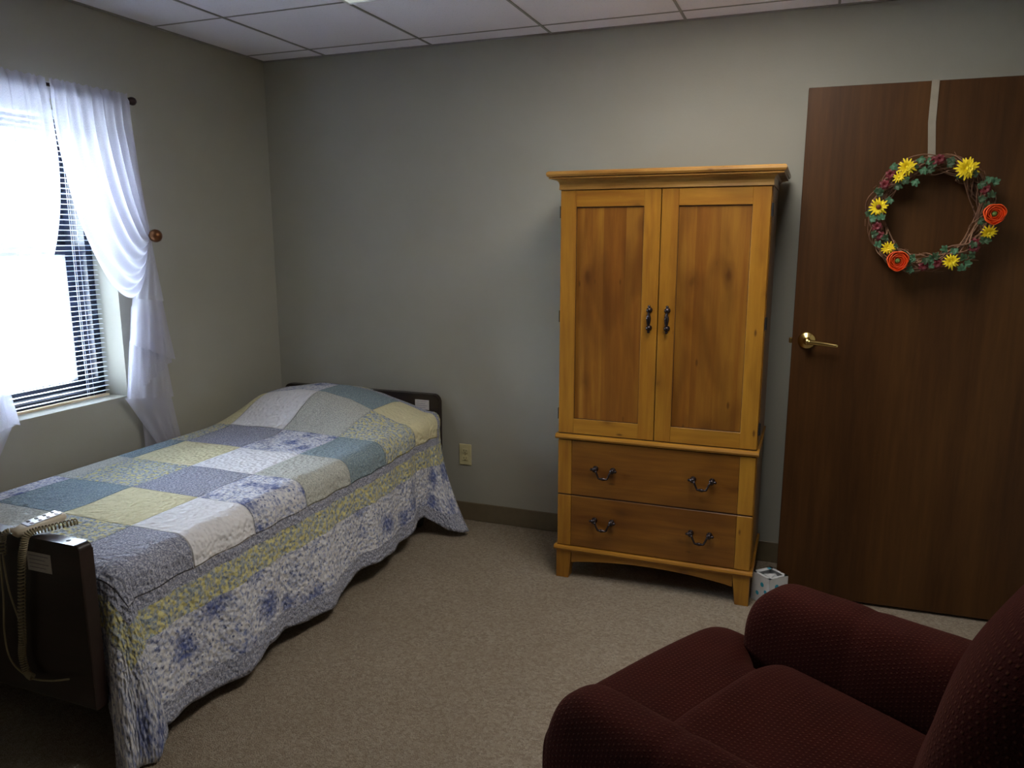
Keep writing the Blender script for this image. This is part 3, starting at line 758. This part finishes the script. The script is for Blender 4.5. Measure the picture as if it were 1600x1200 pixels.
def main(u, v):
    if u > 1.0: return side_pt(u, v)
    if u < .13:
        e = .13 - u; out, dn = fold(e); return (.13 - out, v, topz(.13 - out, v) - dn)
    z = topz(u, v) + .004 * noise.noise(Vector((u * 6, v * 6, 0))) * min(1, (1.0 - u) * 20) * min(1, (u - .13) * 20)
    z -= .012 * sst(.9, 1.0, u) * sst(-.6, -.4, v) * 0
    return (u, v, z)
vs_ = list(np.linspace(-2.08, -.045, 150)); us_ = list(np.linspace(-.20, 1.0, 72)) + list(np.linspace(1.0, 1.54, 44))[1:]
grid(main, us_, vs_)
def footflap(u, r):
    out, dn = fold(r); return (u, -2.08 - out * .9, .58 - dn, u, -2.08 - r)
grid(footflap, list(np.linspace(.13, 1.0, 50)), list(np.linspace(0, .36, 24)))
QP = [(0, 1.108, -2.08), (.08, 1.128, -2.066), (.18, 1.138, -2.075), (.30, 1.128, -2.11), (.45, 1.108, -2.15), (.58, 1.088, -2.175), (.68, 1.066, -2.178), (.80, 1.03, -2.150), (1, 1.0, -2.145)]
def corner(th, q):
    rmax = .54 / max(math.cos(th), math.sin(th)) if th < PI / 4 else lerp(.54 * math.sqrt(2), .36, (th - PI / 4) / (PI / 4))
    r = rmax * q; out, dn = fold(r); s = min(1.12, max(0, r - ARC) / .446); f = th / (PI / 2)
    bx = 1.0 + out * math.cos(th); by = -2.08 - out * math.sin(th) * .9
    qx = float(np.interp(f, [p[0] for p in QP], [p[1] for p in QP])); qy = float(np.interp(f, [p[0] for p in QP], [p[2] for p in QP]))
    if f < .04: qx = 1.06 + .045 + .016 * math.sin(2 * PI * (-2.08 / .42) + 1.0)
    w_ = s ** lerp(1, .75, min(1, f * 6))
    x = lerp(bx, qx, w_); y = lerp(by, qy, w_)
    x += .006 * s * math.sin(f * 26) * math.sin(PI * f)
    z_ = .58 - dn + .011 * min(1, s) ** 2 * math.cos(th) ** 8
    if z_ > .34: y = max(y, -2.158)
    k_ = math.sin(2 * th); ru = r if r < .36 else lerp(r, .36 + (r - .36) * .55, k_)
    return (x, y, max(z_, .010), 1.0 + ru * math.cos(th), -2.08 - ru * math.sin(th))
grid(corner, list(np.linspace(0, PI / 2, 40)), list(np.linspace(0, 1, 50)))
bmesh.ops.remove_doubles(bm, verts=bm.verts, dist=.0006)
q = obj('quilt', bm, M_quilt, None, True); sl = q.modifiers.new('s', 'SOLIDIFY'); sl.thickness = .006; sl.offset = 1
tag(q, 'blue, white and yellow patchwork quilt draped over the bed', 'quilt')

# ------------------------------------------------------------------ bed hand control on the footboard
t = thing('bed_control', 'beige bed hand control with coiled cord hooked on the footboard', 'remote control', (.815, -2.19, .686), 0)
bm = B()
rings = []
for k, (s, ww, hh) in enumerate(((0, .012, .006), (.003, .020, .010), (.03, .026, .0125), (.07, .028, .013), (.10, .028, .012), (.125, .026, .011), (.134, .020, .008), (.137, .010, .004))):
    rg = []
    for j in range(20):
        a = 2 * PI * j / 20; c_, d_ = math.cos(a), math.sin(a)
        rg.append((ww * math.copysign(abs(c_) ** .5, c_), s, .013 + hh * math.copysign(abs(d_) ** .5, d_)))
    rings.append(rg)
loft(bm, rings)
mt = Matrix.Rotation(math.radians(-12), 4, 'Z') @ Matrix.Rotation(math.radians(6), 4, 'X')
mt.translation = (.004, -.035, -.002)
bmesh.ops.transform(bm, matrix=mt, verts=bm.verts); obj('handset', bm, M_beige, t, True)
bm = B(); box(bm, -.021, .021, .03, .125, .024, .0275, .002, 1); bmesh.ops.transform(bm, matrix=mt, verts=bm.verts); kp = obj('keypad', bm, M_keypad, t)
for i in range(4):
    for j in (-1, 1):
        bm = B(); box(bm, j * .010 - .006, j * .010 + .006, .042 + i * .022, .050 + i * .022, .027, .0285, .001, 1); bmesh.ops.transform(bm, matrix=mt, verts=bm.verts); obj('button', bm, M_dark if j < 0 else M_ink, kp)
def coil(path, R, turns, rad, n):
    pts = []; P_ = [Vector(p) for p in path]
    for k in range(n + 1):
        q = k / n * (len(P_) - 1); i = min(int(q), len(P_) - 2); f = q - i
        p0 = P_[max(i - 1, 0)]; p1 = P_[i]; p2 = P_[i + 1]; p3 = P_[min(i + 2, len(P_) - 1)]
        p = .5 * ((2 * p1) + (p2 - p0) * f + (2 * p0 - 5 * p1 + 4 * p2 - p3) * f * f + (3 * p1 - p0 - 3 * p2 + p3) * f ** 3)
        d = .5 * ((p2 - p0) + 2 * (2 * p0 - 5 * p1 + 4 * p2 - p3) * f + 3 * (3 * p1 - p0 - 3 * p2 + p3) * f * f)
        d.normalize(); a = d.cross(Vector((.3, 1, .2))).normalized(); b = d.cross(a); an = 2 * PI * turns * k / n
        pts.append(p + (a * math.cos(an) + b * math.sin(an)) * R)
    return pts
ox, oy, oz = .815, -2.19, .686
L_ = lambda x, y, z: (x - ox, y - oy, z - oz)
bm = B(); tube(bm, coil([L_(.905, -2.10, .700), L_(.885, -2.165, .703), L_(.862, -2.215, .700), L_(.852, -2.228, .66), L_(.838, -2.228, .61), L_(.822, -2.226, .53), L_(.808, -2.226, .45), L_(.80, -2.226, .38), L_(.79, -2.226, .33), L_(.80, -2.226, .28), L_(.82, -2.226, .268)], .0085, 74, .0019, 900), .0021, 5)
obj('coiled_cord', bm, M_cord, t, True)
bm = B(); tube(bm, coil([L_(.80, -2.21, .700), L_(.783, -2.225, .695), L_(.770, -2.225, .67), L_(.763, -2.225, .63)], .007, 12, .0019, 160), .0021, 5)
tube(bm, coil([L_(.763, -2.225, .63), L_(.762, -2.224, .58), L_(.768, -2.224, .52), L_(.785, -2.224, .46), L_(.796, -2.224, .43)], 0, 0, .003, 40), .0028, 6)
tube(bm, coil([L_(.745, -2.222, .64), L_(.738, -2.222, .50), L_(.722, -2.222, .38), L_(.735, -2.222, .30), L_(.80, -2.222, .262), L_(.88, -2.222, .268), L_(.96, -2.222, .29)], 0, 0, .003, 60), .0028, 6)
obj('cord', bm, M_cord, t, True)

# pale green box corner at the foot of the bed
t = thing('storage_box', 'small pale yellow-green box beside the footboard at the bottom left corner', 'box', (.565, -2.30, 0), math.radians(10))
M_pg = plain('pale_green_plastic', srgb(176, 182, 128), .5)
obj('box_body', box(B(), -.09, .05, -.08, .05, .0, .055, .006, 2), M_pg, t)
obj('lid', box(B(), -.094, .054, -.084, .054, .0555, .066, .003, 2), plain('pale_green_lid', srgb(190, 200, 176), .5), t)

# small white box with teal dots
t = thing('tissue_box', 'small white box with teal dots on the floor beside the armoire', 'box', (2.728, -.415, 0), math.radians(46))
M_bw = plain('white_card', srgb(215, 218, 222), .6); M_tl = plain('teal_print', srgb(52, 160, 190), .6)
s = .050; h = .122; bm = B()
for a in ((-s, s, -s, -s + .002), (-s, s, s - .002, s), (-s, -s + .002, -s, s), (s - .002, s, -s, s)): box(bm, a[0], a[1], a[2], a[3], 0, h)
box(bm, -s, s, -s, s, 0, .004)
for a in ((-s, s, -s, -s + .014), (-s, s, s - .02, s), (-s, -s + .014, -s, s), (s - .014, s, -s, s)): box(bm, a[0], a[1], a[2], a[3], h - .0015, h)
bd = obj('carton', bm, M_bw, t)
bm = B(); loft(bm, [[(-.03, -.034, .09), (.034, -.03, .09), (.034, .028, .09), (-.03, .028, .09)], [(-.02, -.025, h - .008), (.02, -.01, h - .002), (.012, .018, h - .012), (-.022, .012, h - .004)]]); obj('tissue', bm, M_bw, t)
for (px, pz, r) in ((-.010, .085, .0095), (-.030, .060, .008), (.015, .040, .009), (-.028, .020, .006)):
    bm = B(); lathe(bm, [(r, -s - .0006), (r, -s + .0005)], (px, 0, pz), 'y', 18); obj('dot', bm, M_tl, bd)
    bm = B(); lathe(bm, [(r, -s - .0006), (r, -s + .0005)], (0, px, pz), 'x', 18); obj('dot', bm, M_tl, bd)
bm = B(); lathe(bm, [(.008, h - .0002), (.008, h + .0005)], (.03, .038, 0), 'z', 16); obj('dot', bm, M_tl, bd)

# ------------------------------------------------------------------ recliner.  local x = facing direction, local y = across (far side +)
CA = math.atan2(.485, -.875)
t = thing('recliner', 'burgundy upholstered recliner armchair facing the bed, cut by the photo\'s bottom right', 'armchair', (2.585, -1.925, 0), CA)
# local y must be the across axis w=(.485,.875); rotation gives (-.485,-.875), so w -> -y
def crv(pts, n=6):
    out = []; m = len(pts)
    for i in range(m):
        p0, p1, p2, p3 = (Vector(pts[(i + k - 1) % m]) for k in range(4))
        for s in range(n):
            f = s / n; out.append(tuple(.5 * ((2 * p1) + (p2 - p0) * f + (2 * p0 - 5 * p1 + 4 * p2 - p3) * f * f + (3 * p1 - p0 - 3 * p2 + p3) * f ** 3)))
    return out
def cushion(name, stations, prof, par=t, fx=None, wrink=.003, seed=0, axis='x'):
    """stations: (pos, sy, z0, z1, yc); prof: closed (a in -1..1, b in 0..1) superellipse exponent"""
    bm = B(); rings = []; uvs = []; n = 48
    for (px, sy, z0, z1, yc) in stations:
        rg = []; uvr = []; arc = 0; last = None
        for j in range(n + 1):
            a = 2 * PI * j / n; c_, d_ = math.cos(a), math.sin(a); ex = prof
            yy = yc + sy * math.copysign(abs(c_) ** ex, c_); zz = (z0 + z1) / 2 + (z1 - z0) / 2 * math.copysign(abs(d_) ** ex, d_)
            p = Vector((px, yy, zz)) if axis == 'x' else Vector((yy, px, zz))
            if fx: p = Vector(fx(p))
            nn = noise.noise(Vector((p.x * 9 + seed, p.y * 9, p.z * 9))); p += Vector((nn, nn, nn)) * wrink
            if last is not None: arc += (p - last).length
            last = p.copy(); uvr.append((arc, px))
            if j < n: rg.append(p)
        rings.append(rg); uvs.append(uvr)
    loft(bm, rings, True, True, uvs)
    o = obj(name, bm, M_chair, par, True); m = o.modifiers.new('s', 'SUBSURF'); m.levels = 1; m.render_levels = 1
    return o
def round_st(x0, x1, r, sy, z0, z1, yc, n=7, m=10, back=True, rz0=True):
    """stations with rounded ends of radius r"""
    st = []
    for k in range(n):
        a = PI / 2 * (k + .15) / n; q = 1 - math.cos(a); sft = math.sin(a)
        st.append((x0 - r * (1 - q) * 0 + r * (1 - math.cos(a)), sft))
    st = [(x0 + (r if x1 > x0 else -r) * (1 - math.cos(PI / 2 * (k + .12) / n)), math.sin(PI / 2 * (k + .12) / n)) for k in range(n)]
    rr = r if x1 > x0 else -r
    st += [(lerp(x0 + rr, x1 - (rr if back else 0), k / m), 1) for k in range(m + 1)]
    if back: st += [(x1 - rr * (1 - math.cos(PI / 2 * (k + .12) / n)), math.sin(PI / 2 * (k + .12) / n)) for k in reversed(range(n))]
    out = []
    for x, f in st:
        g = .35 + .65 * f if f < 1 else 1; zz = (z1 - z0)
        hgt = 1 - (1 - f) * .42
        out.append((x, sy * (1 - (1 - f) * .42), z0 + (0 if not rz0 else zz * (1 - hgt) * .4), z0 + zz * hgt, yc))
    return out
# arms (y negative = far side)
def arm(yc, sy, seed):
    def fx(p):
        q = Vector(p); back = sst(-.15, -.65, p.x) if False else max(0, min(1, (-.1 - p.x) / .5))
        # rolled top wider than the base
        f = sst(.28, .46, p.z); q.y = yc + (p.y - yc) * (.86 + .14 * f)
        q.z += .02 * back * sst(.3, .6, p.z)
        # stitched seam across the arm pad
        q.z -= .006 * math.exp(-((p.x + .24) / .010) ** 2) * sst(.4, .6, p.z); q.y -= (q.y - yc) * .04 * math.exp(-((p.x + .24) / .010) ** 2)
        return q
    st = []
    prof = .62
    n = 9
    for k in range(n):
        a = PI / 2 * (k + .1) / n; x = .035 - .10 * (1 - math.cos(a)) - 0; x = .035 - .10 * (1 - math.cos(PI / 2 - a)) if False else .035 - .10 * (1 - math.sqrt(max(0, 1 - (1 - (k + .1) / n) ** 2))) * 0 - .10 * ((k + .1) / n) ** 2
        f = math.sqrt(1 - (1 - (k + .1) / n) ** 2 * .98)
        # profile of a rounded nose
        st.append((x, sy * (.55 + .45 * f), .08, .44 + .165 * f, yc))
    for k in range(1, 31): st.append((.035 - .10 - .60 * k / 30, sy, .08, .605, yc))
    return cushion('armrest', st, prof, fx=fx, seed=seed, wrink=.004)
arm(-.385, .115, 1); arm(.333, .088, 5)
# body below
bm = B(); box(bm, -.72, -.02, -.33, .33, .07, .30, .02, 2); obj('base', bm, M_chair, t)
# seat cushion
def fxs(p):
    q = Vector(p); q.z += .018 * math.cos(p.y * 4.2) * sst(.3, .46, p.z) - .010 * math.exp(-((p.y - .10 - .2 * (p.x + .3)) / .02) ** 2) * sst(.4, .46, p.z) * sst(-.03, -.12, p.x)
    q.z -= .05 * max(0, -p.x - .1) * sst(.3, .46, p.z); return q
st = []
n = 8
for k in range(n):
    f = math.sqrt(1 - (1 - (k + .1) / n) ** 2); st.append((-.09 - .07 * ((k + .1) / n) ** 2, .27 * (.93 + .07 * f), .26 + .07 * (1 - f), .408 + .085 * f, 0))
st += [(-.16 - .46 * k / 20, .27, .26, .493, 0) for k in range(1, 21)]
cushion('seat_cushion', st, .42, fx=fxs, seed=9, wrink=.005)
# closed footrest in front
st = []
for k in range(n):
    f = math.sqrt(1 - (1 - (k + .1) / n) ** 2); st.append((.165 - .07 * ((k + .1) / n) ** 2, .35 * (.92 + .08 * f), .16 + .06 * (1 - f), .385 + .085 * f, -.05))
st += [(.095 - .20 * k / 8, lerp(.35, .27, sst(2, 5, k)), .14, .47 - .012 * k / 8, lerp(-.05, 0, sst(2, 5, k))) for k in range(1, 9)]
cushion('footrest', st, .45, seed=13, fx=lambda p: Vector((p.x, p.y, p.z - .04 * max(0, p.x) * 1.5)))
# backrest: stations along height
def backrest():
    bm = B(); rings = []; uvs = []; n = 60
    zs = [.36, .40, .44, .50, .56, .62, .68, .74, .80, .86, .92, .97, 1.01, 1.035, 1.05, 1.056]
    for z in zs:
        q = (z - .36) / .70
        hw = float(np.interp(z, [.36, .50, .58, .64, .72, .85, .95, 1.01, 1.04, 1.056], [.18, .20, .26, .33, .37, .385, .37, .33, .27, .12]))
        th = float(np.interp(z, [.36, .44, .55, .70, .90, 1.0, 1.04, 1.056], [.08, .11, .125, .12, .13, .11, .07, .02]))
        xc = -.632 - .30 * (z - .45) + .010 * sst(.8, 1.0, z)
        rg = []; uvr = []; arc = 0; last = None
        for j in range(n + 1):
            a = 2 * PI * j / n; c_, d_ = math.cos(a), math.sin(a)
            y = hw * math.copysign(abs(c_) ** .6, c_); x = xc + th * math.copysign(abs(d_) ** .7, d_)
            if d_ > 0:
                tuft = math.exp(-((z - .70) / .022) ** 2) * .030 + math.exp(-((z - .50) / .018) ** 2) * .018
                x -= tuft * d_; x += .006 * math.sin(y * 60 + z * 8) * d_ * math.exp(-((z - .66) / .12) ** 2)
            p = Vector((x, y, z)); nn = noise.noise(p * 8); p.x += nn * .006
            if last is not None: arc += (p - last).length
            last = p.copy(); uvr.append((arc, z))
            if j < n: rg.append(p)
        rings.append(rg); uvs.append(uvr)
    loft(bm, rings, True, True, uvs)
    o = obj('backrest', bm, M_chair, t, True); m = o.modifiers.new('s', 'SUBSURF'); m.levels = 1; m.render_levels = 2
backrest()
for y in (-.28, .28):
    for x in (-.08, -.66):
        bm = B(); lathe(bm, [(.02, 0), (.028, .005), (.028, .075), (.02, .08)], (x, y, 0), 'z', 14); obj('leg', bm, M_black, t)
